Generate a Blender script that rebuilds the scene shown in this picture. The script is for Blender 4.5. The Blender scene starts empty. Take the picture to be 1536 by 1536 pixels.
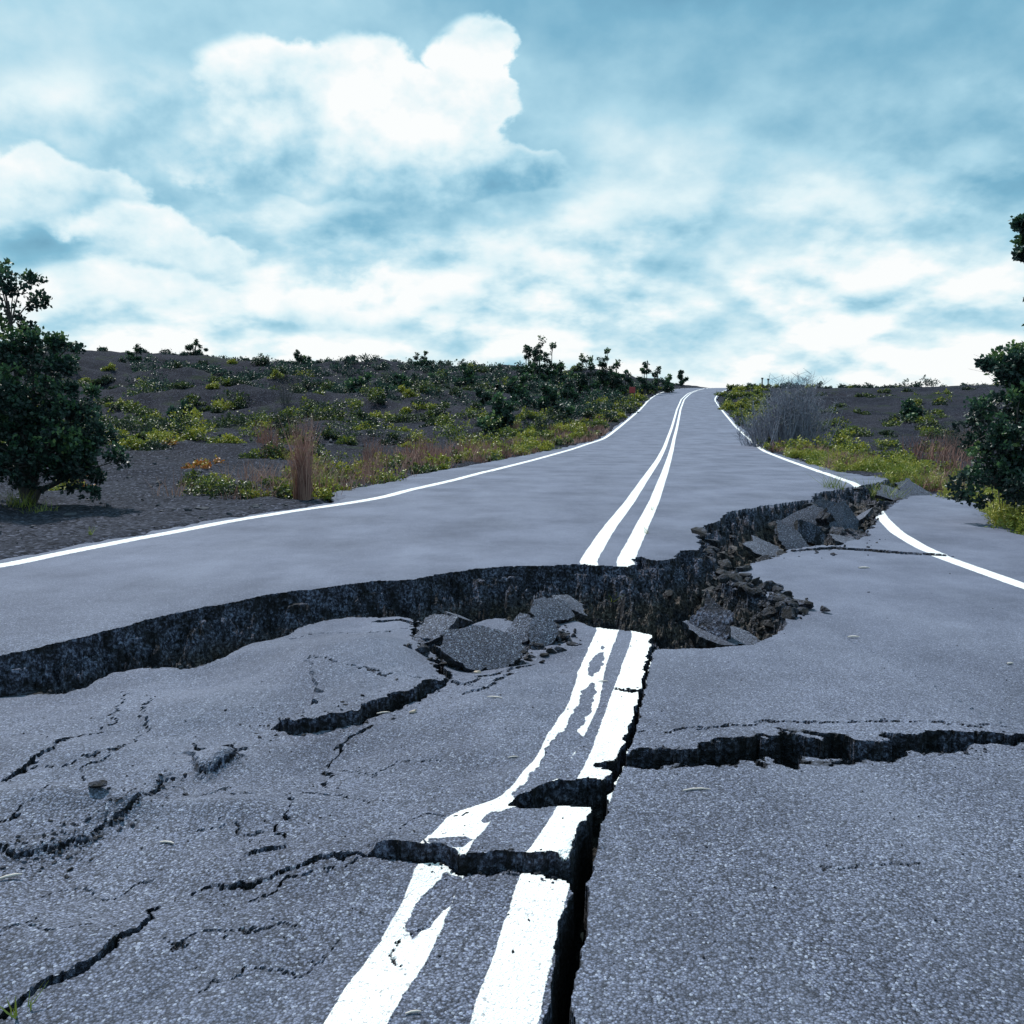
import bpy, math, numpy as np
from mathutils import Vector
rng=np.random.default_rng(7)
Q=0.78   # mesh density factor
scene=bpy.context.scene
scene.view_settings.view_transform='Standard'
scene.view_settings.look='None'
scene.view_settings.exposure=0
# ---------------------------------------------------------------- survey helpers
H=1.3; F=1300.0; PITCH=math.atan((768-630)/F); CP,SP=math.cos(PITCH),math.sin(PITCH)
def U(u,v,z=0.0):
    a=(u-768)/F; b=(768-v)/F
    t=(H-z)/(SP-b*CP)
    return (a*t,(CP+b*SP)*t)
def XW(u,y,z=0.0):
    return (u-768)/F*(y*CP+(H-z)*SP)
def W(l,z=0.0): return np.array([U(p[0],p[1],z) for p in l])
# ---------------------------------------------------------------- noise
def _h(ix,iy,s):
    n=(ix.astype(np.int64)*374761393+iy.astype(np.int64)*668265263+s*1442695041)&0xffffffff
    n=((n^(n>>13))*1274126177)&0xffffffff
    return ((n^(n>>16))&0xffffff)/float(0xffffff)
def vn(x,y,s=0):
    fx=np.floor(x);fy=np.floor(y);tx=x-fx;ty=y-fy
    tx=tx*tx*(3-2*tx);ty=ty*ty*(3-2*ty)
    a=_h(fx,fy,s);b=_h(fx+1,fy,s);c=_h(fx,fy+1,s);d=_h(fx+1,fy+1,s)
    return (a+(b-a)*tx)*(1-ty)+(c+(d-c)*tx)*ty-0.5
def fbm(x,y,o=4,s=0,g=0.5):
    r=0;a=1;
    for i in range(o):
        r=r+a*vn(x,y,s+i*17);x=x*2.03+5.1;y=y*2.03-3.7;a*=g
    return r
def ss(a,b,x):
    t=np.clip((x-a)/(b-a),0,1);return t*t*(3-2*t)
def pdist(px,py,poly):
    best=np.full(px.shape,1e9);side=np.zeros(px.shape);tt=np.zeros(px.shape)
    n=len(poly)-1
    for i in range(n):
        x0,y0=poly[i];x1,y1=poly[i+1];dx=x1-x0;dy=y1-y0;L=dx*dx+dy*dy+1e-12
        t=np.clip(((px-x0)*dx+(py-y0)*dy)/L,0,1)
        d=(px-x0-t*dx)**2+(py-y0-t*dy)**2
        m=d<best
        best=np.where(m,d,best);side=np.where(m,np.sign(dx*(py-y0)-dy*(px-x0)),side);tt=np.where(m,i+t,tt)
    return np.sqrt(best),side,tt
def inpoly(px,py,poly):
    ins=np.zeros(px.shape,bool);n=len(poly)
    for i in range(n):
        x0,y0=poly[i];x1,y1=poly[(i+1)%n]
        if y0==y1: continue
        c=((y0>py)!=(y1>py))&(px<(x1-x0)*(py-y0)/(y1-y0)+x0)
        ins^=c
    return ins
# ---------------------------------------------------------------- road layout
sl=np.linspace(math.log(1.0),math.log(180),3000)
def curve(pts,sg=0.035,nearx=None):
    pts=sorted(pts);ys=np.array([p[0] for p in pts]);xs=np.array([p[1] for p in pts])
    Y=np.exp(sl)-0.0
    X=np.interp(Y,ys,xs)
    k=int(sg/(sl[1]-sl[0]));ker=np.exp(-0.5*(np.arange(-3*k,3*k+1)/k)**2);ker/=ker.sum()
    Xp=np.concatenate([np.full(3*k,X[0]),X,np.full(3*k,X[-1])])
    return np.convolve(Xp,ker,'valid')
def ev(c,y): return np.interp(np.log(np.maximum(y,1.0)),sl,c)
ZP=curve([(1,.15),(25,.15),(34,.2),(42,.36),(54,.9),(77,2.2),(95,3.5),(108,4.6),(125,5.8),(138,6.4),(150,6.6),(180,6.5)],0.05)
def zr(y): return ev(ZP,y)
far=[(24.9,995),(42,1006),(54,1012),(77,1018),(95,1024),(108,1034),(125,1055),(138,1080),(150,1112),(165,1165),(180,1230)]
def conv(l): return [(y,XW(u,y,float(zr(y)))) for y,u in l]
def upts(l,z): return [(U(u,v,z)[1],U(u,v,z)[0]) for u,v in l]
farc=conv(far)
def shift(l,o): return [(y,x+o) for y,x in l]
SL=curve(upts([(500,1600),(535,1536),(600,1425),(663,1300),(700,1240),(718,1217)],0)+upts([(778,1206),(800,1180),(836,1130),(874,1060),(888,1000),(913,940)],0)+upts([(882,842),(908,800),(946,750),(972,712)],.15)+shift(farc,-.155),0.012)
SR=curve(upts([(737,1600),(755,1536),(785,1430),(820,1315)],0)+upts([(907,1150),(922,1110),(938,1055),(949,1020),(959,985),(967,955)],0)+upts([(937,842),(958,800),(982,750),(996,712)],.15)+shift(farc,.155),0.02)
CC=curve([(float(y),float(a)) for y,a in zip(np.exp(sl[::10]),((SL+SR)/2)[::10])],0.04)
LL=curve([(1,-6.0),(3,-5.4),(5,-4.75)]+upts([(0,848),(215,805),(430,767),(545,752),(700,715),(800,690)],.15)+conv([(38,882),(42,905),(54,930),(77,960),(95,973),(108,987),(125,1015),(138,1048),(150,1085),(165,1135),(180,1200)]),0.05)
RL=curve([(1,4.6),(3,4.25),(5,4.05)]+upts([(1536,880),(1400,830),(1345,800),(1322,775),(1318,765)],0)+upts([(1280,725)],.15)+conv([(31,1147),(42,1125),(54,1103),(77,1082),(95,1071),(108,1078),(125,1095),(138,1118),(150,1150),(165,1200),(180,1262)]),0.03)
LE=LL-np.interp(np.exp(sl),[1,7,12,14,20,30,40,60,180],[.5,.28,.35,1.1,1.3,.9,.35,.25,.3])
RE=RL+np.interp(np.exp(sl),[1,5,7,9,11,14,16,20,30,180],[1.6,1.5,1.3,1.4,1.5,1.7,1.3,.45,.3,.3])
# ---------------------------------------------------------------- fracture layout
LIP=W([(-700,1085),(-300,1020),(0,982),(80,965),(170,941),(255,919),(340,903),(430,887),(500,880),(560,871),(625,867),(680,857),(720,852),(760,849),(830,847),(870,844),(948,849),(956,832),(985,838),(1012,834),(1020,824),(1044,822),(1050,806),(1046,792),(1080,778),(1092,768),(1150,757),(1215,748),(1220,742),(1245,735),(1320,724),(1345,713),(1398,710)],.15)
LIP=np.vstack([LIP,[[12,18.4]]])
NE=W([(-700,1140),(-300,1062),(0,1032),(100,1024),(170,1000),(230,996),(300,989),(350,974),(400,962),(440,944),(480,928),(530,917),(600,918),(640,928),(690,938),(745,922),(780,930),(800,935),(860,922),(900,936),(950,949),(982,957),(976,979),(1050,977),(1130,971),(1168,953),(1186,926),(1155,900),(1100,885),(1085,872),(1118,852),(1190,824),(1262,816),(1300,802),(1318,775),(1345,750),(1395,735),(1402,718)],0)
NE=np.vstack([NE,[[12,18.3]]])
FARP=np.vstack([LIP,[[60,18.4],[60,400],[-60,400],[-60,LIP[0,1]]]])
NEARP=np.vstack([NE,[[60,18.3],[60,-10],[-60,-10],[-60,NE[0,1]]]])
HOLE=W([(762,1216),(778,1196),(800,1182),(840,1173),(880,1172),(912,1180),(906,1216)],0)
SG=W([(820,1640),(838,1536),(852,1450),(861,1400),(870,1330),(876,1270),(897,1215),(908,1185),(930,1150),(946,1110),(961,1050),(975,992),(983,957)],0)
SGw=[.055,.055,.05,.048,.045,.06,.05,.05,.028,.016,.014,.014,.02]
CR=[
 ([(-30,1525),(30,1497),(90,1470),(150,1438),(190,1408),(215,1385),(222,1365),(252,1345)],[.010,.010,.008,.011,.009,.009,.004,.002],.05,.008,.2),
 ([(295,1330),(370,1318),(420,1308),(470,1294),(540,1284)],[.004,.006,.003,.004,.008],.04,.008,.15),
 ([(540,1286),(600,1293),(640,1296),(700,1303),(760,1308),(820,1311),(874,1320)],[.004,.014,.018,.022,.025,.03,.045],.14,.056,.22),
 ([(370,1342),(420,1326),(480,1306),(530,1291)],[.002,.003,.003,.003],.03,.0,.1),
 ([(250,1430),(300,1395),(380,1390),(430,1372)],[.0008,.0015,.0015,.0008],.012,0,.1),
 ([(425,1252),(412,1235),(430,1218),(434,1190),(482,1160),(493,1140),(490,1120),(520,1097),(552,1084)],[.002,.005,.006,.006,.004,.005,.004,.008,.008],.04,-.01,.1),
 ([(400,1080),(440,1088),(480,1083),(540,1077),(562,1064),(600,1052),(640,1037),(684,1018)],[.004,.010,.012,.026,.04,.034,.018,.01],.1,.06,.3),
 ([(622,918),(626,960),(658,972),(660,998),(682,1018)],[.03,.035,.04,.035,.02],.12,.02,.1),
 ([(560,925),(600,922),(625,930)],[.01,.02,.03],.08,.01,.1),
 ([(630,965),(690,958),(720,940)],[.03,.02,.02],.1,.02,.2),
 ([(278,1158),(320,1155),(350,1140),(366,1118)],[.002,.004,.005,.003],.018,.05,.16),
 ([(-60,1290),(0,1275),(60,1268),(120,1255),(180,1228),(225,1200),(240,1168),(278,1152)],[.006,.008,.009,.003,.005,.005,.003,.002],.018,.03,.15),
 ([(0,1176),(50,1152),(75,1136),(112,1106)],[.005,.008,.004,.002],.05,.010,.15),
 ([(20,1162),(100,1148),(150,1130)],[.0015,.0025,.001],.02,0,.1),
 ([(20,1240),(90,1200),(130,1150),(180,1120),(215,1080),(218,1040)],[.001,.002,.002,.002,.002,.001],.02,0,.1),
 ([(120,1105),(170,1070),(185,1030)],[.001,.002,.001],.02,0,.1),
 ([(455,1005),(500,1015),(580,1020),(655,1012)],[.001,.003,.003,.003],.015,0,.1),
 ([(430,960),(480,948),(560,945),(610,935)],[.001,.003,.004,.003],.015,0,.1),
 ([(600,1240),(650,1226),(705,1228)],[.001,.004,.001],.02,0,.1),
 ([(690,1045),(740,1030),(770,1000),(800,985)],[.002,.005,.005,.001],.03,.01,.1),
 ([(660,1020),(700,1030),(760,1000)],[.003,.005,.002],.03,.01,.1),
 ([(285,1098),(310,1108),(345,1100),(362,1112)],[.002,.006,.006,.002],.03,.01,.08),
 ([(370,1278),(400,1270),(425,1268)],[.002,.006,.003],.03,.01,.08),
 ([(430,1180),(500,1175),(560,1195)],[.001,.002,.001],.02,0,.1),
 ([(912,1148),(960,1147),(1030,1144),(1100,1134),(1190,1127),(1260,1130),(1330,1137),(1350,1124),(1400,1120),(1470,1115),(1536,1117),(1620,1112)],[.06,.09,.10,.18,.21,.17,.06,.12,.09,.06,.012,.004],.5,.035,.8),
 ([(960,1112),(1060,1104),(1140,1094),(1250,1098),(1330,1090),(1440,1100),(1536,1104)],[.001,.003,.003,.002,.003,.002,.001],.02,.004,.1),
 ([(1190,826),(1250,822),(1310,826),(1345,829),(1395,832),(1430,834)],[.03,.04,.05,.03,.04,.004],.05,.02,.3),
 ([(918,1037),(932,1040),(958,1042)],[.02,.02,.02],.05,.0,.1),
 ([(1230,1310),(1290,1296),(1380,1300)],[.0008,.0015,.0008],.008,0,.1),
 ([(625,1375),(605,1405),(600,1440)],[.001,.002,.001],.008,0,.1),
 ([(80,966),(40,970),(-20,977),(-100,987)],[.002,.010,.010,.01],.03,0,.1),
 ([(60,1330),(120,1310),(160,1330),(240,1300)],[.001,.0015,.0015,.001],.012,0,.1),
 ([(520,1130),(560,1150),(600,1130),(660,1135)],[.001,.0015,.0015,.001],.012,0,.1),
 ([(300,1180),(340,1170),(380,1185)],[.001,.003,.001],.012,0,.1),
 ([(-20,1400),(40,1380),(90,1400),(150,1380)],[.001,.0015,.0015,.001],.012,0,.1),
 ([(300,1240),(350,1232),(400,1240)],[.001,.003,.001],.012,0,.1),
 ([(520,1400),(470,1440),(380,1450),(300,1480)],[.0008,.0012,.0012,.0008],.01,0,.1),
]
CRW=[(W(c[0],0),)+tuple(c[1:]) for c in CR]
BUMPS=[(530,985,.42,.42,.13),(470,1010,.3,.3,.03),(240,1090,.45,.25,-.05),(120,1120,.4,.2,.05),(330,1060,.3,.3,.03),(200,1170,.4,.15,-.035),
 (330,1140,.12,.10,.035),(60,1210,.3,.12,.04),(150,1300,.4,.2,-.04),(480,1120,.35,.3,-.05),(420,1200,.25,.15,.03),
 (330,1290,.35,.12,.03),(90,1420,.3,.15,.03),(720,1060,.25,.3,.02),(700,980,.3,.25,-.07),(820,975,.25,.3,-.02),(60,1040,.5,.3,-.03),(320,1000,.3,.25,-.05),(200,1210,.35,.07,.045)]
BW=[(U(b[0],b[1],0),b[2],b[3],b[4]) for b in BUMPS]
wv=[(1215,0),(1192,.050),(1110,.052),(1096,.030),(1032,.036),(1018,-.01),(1006,.030),(986,.036),(972,.005),(955,-.02)]
wy_=np.array([U(0,v,0)[1] for v,_ in wv]);wh_=np.array([h for _,h in wv])
MND=[(U(1130,915,-.05),.34,.58),(U(1240,800,-.05),.7,.42),(U(1175,835,-.1),.4,.35),(U(830,900,-.1),.25,.2)]
def wvar(t,w):
    return np.interp(t,np.arange(len(w)),w)
def surface(X,Y):
    z=zr(Y).copy()
    brk=np.zeros(X.shape);crk=np.zeros(X.shape)
    paint=np.full(X.shape,-1.0)
    hd=np.cos(np.arctan(np.gradient(CC,np.exp(sl))))
    ch=ev(hd,Y)
    wob=fbm(X*9,Y*9,3,5)*.006
    dl=(X-ev(SL,Y))*ch; dr=(X-ev(SR,Y))*ch
    pl=.072-np.abs(dl)+wob; pr=.074-np.abs(dr)+wob
    y1=U(0,1200)[1];y2=U(0,950)[1]
    n1=fbm(X*24,Y*16,4,31,.6)
    hw=np.interp(Y,wy_,wh_)
    core=np.abs(dl-.012)-hw+n1*.024
    pl=np.where((Y>y1)&(Y<y2),np.minimum(pl,core),pl)
    for (u,v,rx,ry) in [(648,1338,.048,.15),(676,1274,.06,.05),(735,1225,.02,.05)]:
        cx,cy=U(u,v,0.02)
        e=np.sqrt(((X-cx-.30*(Y-cy))/rx)**2+((Y-cy)/ry)**2)-1+fbm(X*26,Y*26,3,8)*.32
        pl=np.minimum(pl,e*.05)
    hl=ev(np.cos(np.arctan(np.gradient(LL,np.exp(sl)))),Y); hr=ev(np.cos(np.arctan(np.gradient(RL,np.exp(sl)))),Y)
    pe=.088-np.abs(X-ev(LL,Y))*hl+wob; pf=.075-np.abs(X-ev(RL,Y))*hr+wob
    paint=np.maximum(np.maximum(pl,pr),np.maximum(pe,pf))
    far=np.ones(X.shape,bool);pt=np.zeros(X.shape,bool)
    m=Y<19.5
    x=X[m];y=Y[m]
    if x.size:
        amp=np.clip(y/5,.5,2)
        wx=x+(fbm(x*5,y*5,3,1)*.05+fbm(x*22,y*22,3,2)*.022)*amp
        wy=y+(fbm(x*5,y*5,3,3)*.05+fbm(x*22,y*22,3,4)*.022)*amp
        isf=inpoly(wx,wy,FARP)
        isn=inpoly(wx,wy,NEARP)&~isf
        pit=~isf&~isn
        zz=np.zeros(x.shape);bb=np.zeros(x.shape);kk=np.zeros(x.shape)
        gx=np.interp(y,SG[:,1],SG[:,0])
        left=ss(.0,-.5,x-gx)
        und=fbm(x*1.1,y*1.1,3,9)*.06+fbm(x*4,y*4,3,12)*.022
        zz+=left*(und-.02)
        zz+=(1-left)*fbm(x*.6,y*.6,2,19)*.02
        for (c,sx,sy,a) in BW:
            zz+=a*np.exp(-((x-c[0])/sx)**2-((y-c[1])/sy)**2)*ss(.05,-.25,x-gx)
        for (P,wd,dep,st,sg) in CRW:
            mg=max(3*sg if st else .05,max(wd))+.06
            b=(x>P[:,0].min()-mg)&(x<P[:,0].max()+mg)&(y>P[:,1].min()-mg)&(y<P[:,1].max()+mg)&~isf
            if not b.any(): continue
            jx=x[b]+fbm(x[b]*14,y[b]*14,5,41,.6)*.045; jy=y[b]+fbm(x[b]*14,y[b]*14,5,47,.6)*.045
            d,s,t=pdist(jx,jy,P)
            w=wvar(t,wd)*.5; w=w*(1+1.2*fbm(x[b]*18,y[b]*18,2,55))
            tn=t/(len(P)-1)
            tap=ss(0,.12,tn)*ss(1,.88,tn)
            if st:
                rise=(s>0)*1.0 if dep>.019 else ss(-.035,.045,d*s)     # shallow folds bend, deep ones break
                zz[b]+=st*np.exp(-np.where(s>0,d,0)/sg)*rise*tap*(1-ss(2.2*sg,3*sg,d))
            g=1-ss(w*.75,w*1.05+.002,d)
            zz[b]-=dep*g
            bb[b]=np.maximum(bb[b],g*(dep>.045))
            kk[b]=np.maximum(kk[b],np.clip(1-ss(w,w*1.3+.003,d),0,1))
        b=(y<5.4)&(np.abs(x-gx)<.4)&~isf
        jx=x[b]+fbm(x[b]*16,y[b]*16,3,61)*.02; jy=y[b]
        d,s,t=pdist(jx,jy,SG)
        w=wvar(t,SGw)*.5*(1+.6*fbm(x[b]*12,y[b]*12,2,56))
        g=1-ss(w*.8,w+.003,d)
        zz[b]-=.32*g;bb[b]=np.maximum(bb[b],g);kk[b]=np.maximum(kk[b],1-ss(w,w+.008,d))
        h=inpoly(x+fbm(x*14,y*14,3,71)*.03,y+fbm(x*14,y*14,3,72)*.03,HOLE)
        zz=np.where(h,-.2+fbm(x*20,y*20,3,4)*.06,zz);bb=np.where(h,1,bb);kk=np.where(h,1,kk)
        zf=zr(y)+fbm(x*.7,y*.7,3,29)*.015
        dlip,_,_=pdist(wx,wy,LIP)
        zf=zf-.012*np.exp(-dlip/.08)
        zz=np.where(isf,zf,zz);bb=np.where(isf,0,bb);kk=np.where(isf,0,kk)
        dn,_,_=pdist(wx,wy,NE)
        fl=-np.interp(x,[-4,-2,-.6,.3,1.0,1.6,3.0,4.2,6,9],[.09,.15,.22,.45,.75,.75,.6,.3,.15,.1])
        for (c,r0,a) in MND: fl=fl+a*np.exp(-((x-c[0])**2+(y-c[1])**2)/r0**2)
        fl=np.minimum(fl,-.06)
        rub=fbm(x*9,y*9,5,81,.65)*.17
        z1=.15-.06-1.1*dlip-.11*np.abs(fbm(x*18,y*18,4,83,.6))
        z2=-.06-1.4*dn
        zp=np.maximum(np.maximum(z1,z2),fl)+rub
        zp=np.minimum(zp,np.maximum(.07,fl))
        zp=np.where(dn<dlip,np.minimum(zp,-.05),zp)
        zz=np.where(pit,zp,zz);bb=np.where(pit,1,bb)
        kk=np.where(pit,0,kk)
        z[m]=zz;brk[m]=bb;crk[m]=kk;far[m]=isf;pt[m]=pit
    z+=np.where(paint>0,.002,0)
    surface.far=far;surface.pit=pt
    return z,brk,np.clip(paint,-.2,.2),crk
def ground_h(X,Y,pitlow=True):
    r=np.hypot(X,Y)
    yy=np.maximum(Y,8.0)
    u=np.clip(768+F*X/yy,-700,2300)
    vr=np.interp(u,[-700,-300,0,100,200,300,400,500,740,870,1000,1080,1200,1536,2300],[560,552,547,541,543,546,552,555,553,566,580,586,588,588,580])
    R=H+(630-vr)/F*150
    prof=np.interp(r,[0,20,30,45,60,80,100,120,140,150,400,5000],[0,0,.015,.07,.14,.27,.45,.7,.95,1.0,1.05,2.0])
    hum=fbm(X/11,Y/11,4,101)
    nz=hum*np.clip((r-8)/60,0,1)*2.6+(.5-np.abs(fbm(X/22+3,Y/9,4,111)))*np.clip((r-45)/40,0,1)*2.4-.6*np.clip((r-45)/40,0,1)
    nz=nz*np.where(r>135,.35,1)*np.where(X>ev(CC,Y),.45,1)
    base=np.where(X<0,.15*ss(3.8,4.6,Y),.15*ss(15.5,19,Y))
    T=prof*R+nz+fbm(X*.5,Y*.5,3,121)*.26*np.clip((np.abs(X)-3)/4,0,1)+base
    le=ev(LE,Y);re=ev(RE,Y)
    out=np.maximum(le-X,X-re)
    rz=np.where(Y<19,base,zr(Y))
    w=ss(0.2,9,out)
    w=np.where(Y>185,1,np.where(Y>165,np.maximum(w,(Y-165)/20),w))
    z=rz*(1-w)+T*w
    dip=ss(.25,-.35,out)*np.where((Y<185),1,0)
    z=z-.02-dip*.28
    if pitlow:
        z=np.where((Y>3.0)&(Y<19)&(out<-.1),z-1.0*ss(-.1,-.5,out),z)
        z=np.where((Y<=3.0)&(out<-.1),z-.3,z)
    return z+fbm(X*3,Y*3,3,131)*.06*ss(0,.6,out)
# ---------------------------------------------------------------- mesh utils
def mk(name,V,Fc,mats=(),attrs=None,smooth=False,parent=None,fmat=None):
    V=np.asarray(V,dtype=np.float32);Fc=np.asarray(Fc,dtype=np.int32)
    k=Fc.shape[1]
    me=bpy.data.meshes.new(name);me.vertices.add(len(V));me.vertices.foreach_set('co',V.ravel())
    me.loops.add(Fc.size);me.loops.foreach_set('vertex_index',Fc.ravel())
    me.polygons.add(len(Fc));me.polygons.foreach_set('loop_start',np.arange(0,Fc.size,k,dtype=np.int32))
    me.polygons.foreach_set('loop_total',np.full(len(Fc),k,dtype=np.int32))
    me.polygons.foreach_set('use_smooth',np.full(len(Fc),smooth))
    for m in mats: me.materials.append(m)
    if fmat is not None: me.polygons.foreach_set('material_index',np.asarray(fmat,dtype=np.int32))
    if attrs:
        for n,a in attrs.items():
            at=me.attributes.new(n,'FLOAT','POINT');at.data.foreach_set('value',np.asarray(a,dtype=np.float32).ravel())
    me.update(calc_edges=True)
    ob=bpy.data.objects.new(name,me);scene.collection.objects.link(ob)
    if parent: ob.parent=parent
    return ob
def gridfaces(nr,nc):
    i=np.arange(nr-1)[:,None]*nc+np.arange(nc-1)[None,:]
    return np.stack([i,i+1,i+1+nc,i+nc],-1).reshape(-1,4)
# ---------------------------------------------------------------- materials
class NT:
    def __init__(s,tree): s.t=tree;s.n=tree.nodes;s.l=tree.links
    def N(s,ty,**k):
        n=s.n.new(ty)
        for a,b in k.items(): setattr(n,a,b)
        return n
    def put(s,sock,val):
        if isinstance(val,bpy.types.NodeSocket): s.l.new(val,sock)
        elif isinstance(val,(tuple,list)) and len(val)==3 and sock.type=='RGBA': sock.default_value=(*val,1)
        else: sock.default_value=val
    def M(s,op,a,b=None,c=None,clamp=False):
        n=s.N('ShaderNodeMath',operation=op,use_clamp=clamp)
        s.put(n.inputs[0],a)
        if b is not None: s.put(n.inputs[1],b)
        if c is not None: s.put(n.inputs[2],c)
        return n.outputs[0]
    def VM(s,op,a,b=None):
        n=s.N('ShaderNodeVectorMath',operation=op);s.put(n.inputs[0],a)
        if b is not None: s.put(n.inputs[1],b)
        return n.outputs[0]
    def comb(s,x,y,z):
        n=s.N('ShaderNodeCombineXYZ')
        for i,q in enumerate((x,y,z)): s.put(n.inputs[i],q)
        return n.outputs[0]
    def noise(s,vec,scale,detail=4,rough=.5,dist=0):
        n=s.N('ShaderNodeTexNoise')
        if vec is not None: s.put(n.inputs['Vector'],vec)
        n.inputs['Scale'].default_value=scale;n.inputs['Detail'].default_value=detail;n.inputs['Roughness'].default_value=rough;n.inputs['Distortion'].default_value=dist
        return n.outputs['Fac']
    def vor(s,vec,scale,feat='F1'):
        n=s.N('ShaderNodeTexVoronoi',feature=feat)
        s.put(n.inputs['Vector'],vec);n.inputs['Scale'].default_value=scale
        return n
    def mr(s,v,a,b,c=0,d=1,smooth=False):
        n=s.N('ShaderNodeMapRange');s.put(n.inputs[0],v)
        if smooth: n.interpolation_type='SMOOTHSTEP'
        for i,q in enumerate((a,b,c,d)): n.inputs[i+1].default_value=q
        return n.outputs[0]
    def mix(s,f,a,b,bt='MIX'):
        n=s.N('ShaderNodeMix',data_type='RGBA',blend_type=bt)
        s.put(n.inputs[0],f);s.put(n.inputs[6],a);s.put(n.inputs[7],b)
        return n.outputs[2]
    def fmix(s,f,a,b):
        n=s.N('ShaderNodeMix',data_type='FLOAT')
        s.put(n.inputs[0],f);s.put(n.inputs[2],a);s.put(n.inputs[3],b)
        return n.outputs[0]
    def ramp(s,f,st):
        n=s.N('ShaderNodeValToRGB');s.put(n.inputs[0],f);e=n.color_ramp.elements
        while len(e)<len(st): e.new(.5)
        for i,(p,c) in enumerate(st): e[i].position=p;e[i].color=(*c,1)
        return n.outputs[0]
    def attr(s,name):
        n=s.N('ShaderNodeAttribute',attribute_name=name);return n.outputs['Fac']
    def bump(s,h,st,dist,nrm=None):
        n=s.N('ShaderNodeBump');n.inputs['Strength'].default_value=st;n.inputs['Distance'].default_value=dist
        s.put(n.inputs['Height'],h)
        if nrm: s.put(n.inputs['Normal'],nrm)
        return n.outputs[0]
def newmat(name):
    m=bpy.data.materials.new(name);m.use_nodes=True
    t=NT(m.node_tree);b=m.node_tree.nodes['Principled BSDF']
    return m,t,b
def rubble_color(t,pos,k=1.0):
    n=t.noise(pos,9,4,.65);n2=t.noise(pos,50,3,.75)
    c=t.ramp(n2,[(.38,(.006*k,.007*k,.013*k)),(.5,(.045*k,.05*k,.082*k)),(.64,(.23*k,.26*k,.38*k))])
    br=t.ramp(n2,[(.38,(.013,.011,.012)),(.52,(.075,.062,.056)),(.68,(.22,.195,.175))])
    sep=t.N('ShaderNodeSeparateXYZ');t.put(sep.inputs[0],pos)
    deep=t.M('MULTIPLY',t.mr(sep.outputs[2],-.03,-.15),t.mr(n,.4,.52))
    c=t.mix(deep,c,br)
    dk=t.mr(n,.40,.56,.15,1.0)
    return t.mix(1.0,c,t.comb(dk,dk,dk),'MULTIPLY'),n,n2
def asphalt(name,plain=False,dark=1.0):
    m,t,b=newmat(name)
    pos=t.N('ShaderNodeTexCoord').outputs['Object']
    geo=t.N('ShaderNodeNewGeometry')
    vv=t.vor(pos,145);vc=vv.outputs['Color'];vd=vv.outputs['Distance']
    sepc=t.N('ShaderNodeSeparateColor');t.put(sepc.inputs[0],vc)
    big=t.noise(pos,.9,6,.66);fine=t.noise(pos,280,0,.6)
    base=t.ramp(big,[(.32,(.078*dark,.090*dark,.136*dark)),(.5,(.118*dark,.134*dark,.195*dark)),(.68,(.158*dark,.178*dark,.252*dark))])
    st=t.mr(sepc.outputs[0],.0,1,.32,1.6)
    st2=t.M('MULTIPLY',st,t.mr(vd,.2,.75,1.15,.3))
    st3=t.M('MULTIPLY',st2,t.mr(fine,.3,.7,.75,1.25))
    stone=t.mix(1.0,base,t.comb(st3,st3,st3),'MULTIPLY')
    wht=t.mr(sepc.outputs[1],.92,.98)
    stone=t.mix(t.M('MULTIPLY',wht,.5),stone,(.45,.50,.63))
    sep=t.N('ShaderNodeSeparateXYZ');t.put(sep.inputs[0],pos)
    h=t.M('ADD',t.M('MULTIPLY',t.M('SUBTRACT',1.0,vd),.7),t.M('MULTIPLY',fine,.5))
    rc,rn,rn2=rubble_color(t,pos)
    col=stone
    if not plain:
        stain=t.noise(t.VM('MULTIPLY',pos,(1.8,.5,1)),1.0,5,.65)
        col=t.mix(t.mr(sep.outputs[1],2.4,6.5,0,.72),col,base)
        col=t.mix(t.mr(stain,.45,.72,0,.20),col,(.22,.245,.32))
        chipn=t.noise(pos,30,4,.72)
        pa=t.M('ADD',t.attr('paint'),t.M('MULTIPLY',t.M('SUBTRACT',chipn,.5),.016))
        chip=t.mr(chipn,.31,.35)
        pm=t.M('MULTIPLY',t.mr(pa,.0,.0025),t.M('MULTIPLY',chip,t.mr(t.M('MULTIPLY',vd,sepc.outputs[2]),.42,.62,1,.45)))
        pcol=t.mix(t.mr(big,.3,.7),(.86,.86,.84),(.72,.73,.74))
        col=t.mix(pm,col,pcol)
        ck=t.attr('crk')
        col=t.mix(t.mr(ck,.2,.9),col,(.006,.007,.011))
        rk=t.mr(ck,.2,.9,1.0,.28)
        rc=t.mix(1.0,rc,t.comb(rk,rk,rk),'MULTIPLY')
    sn=t.N('ShaderNodeSeparateXYZ');t.put(sn.inputs[0],geo.outputs['True Normal'])
    steep=t.mr(sn.outputs[2],.60,.42)
    if plain: bm=steep
    else: bm=t.M('MAXIMUM',t.mr(t.attr('brk'),.3,.6),t.M('MULTIPLY',steep,t.mr(sep.outputs[2],.3,.2)))
    col=t.mix(bm,col,rc)
    t.put(b.inputs['Base Color'],col)
    b.inputs['Roughness'].default_value=.85
    b.inputs['Specular IOR Level'].default_value=.35
    hh=t.fmix(bm,t.M('MULTIPLY',h,.005),t.M('MULTIPLY',t.M('ADD',rn2,t.M('MULTIPLY',rn,2)),.035))
    t.put(b.inputs['Normal'],t.bump(hh,.9,1.0))
    return m
M_ROAD=asphalt('weathered_asphalt')
M_SLAB=asphalt('asphalt_plate',True,.80)
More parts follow.
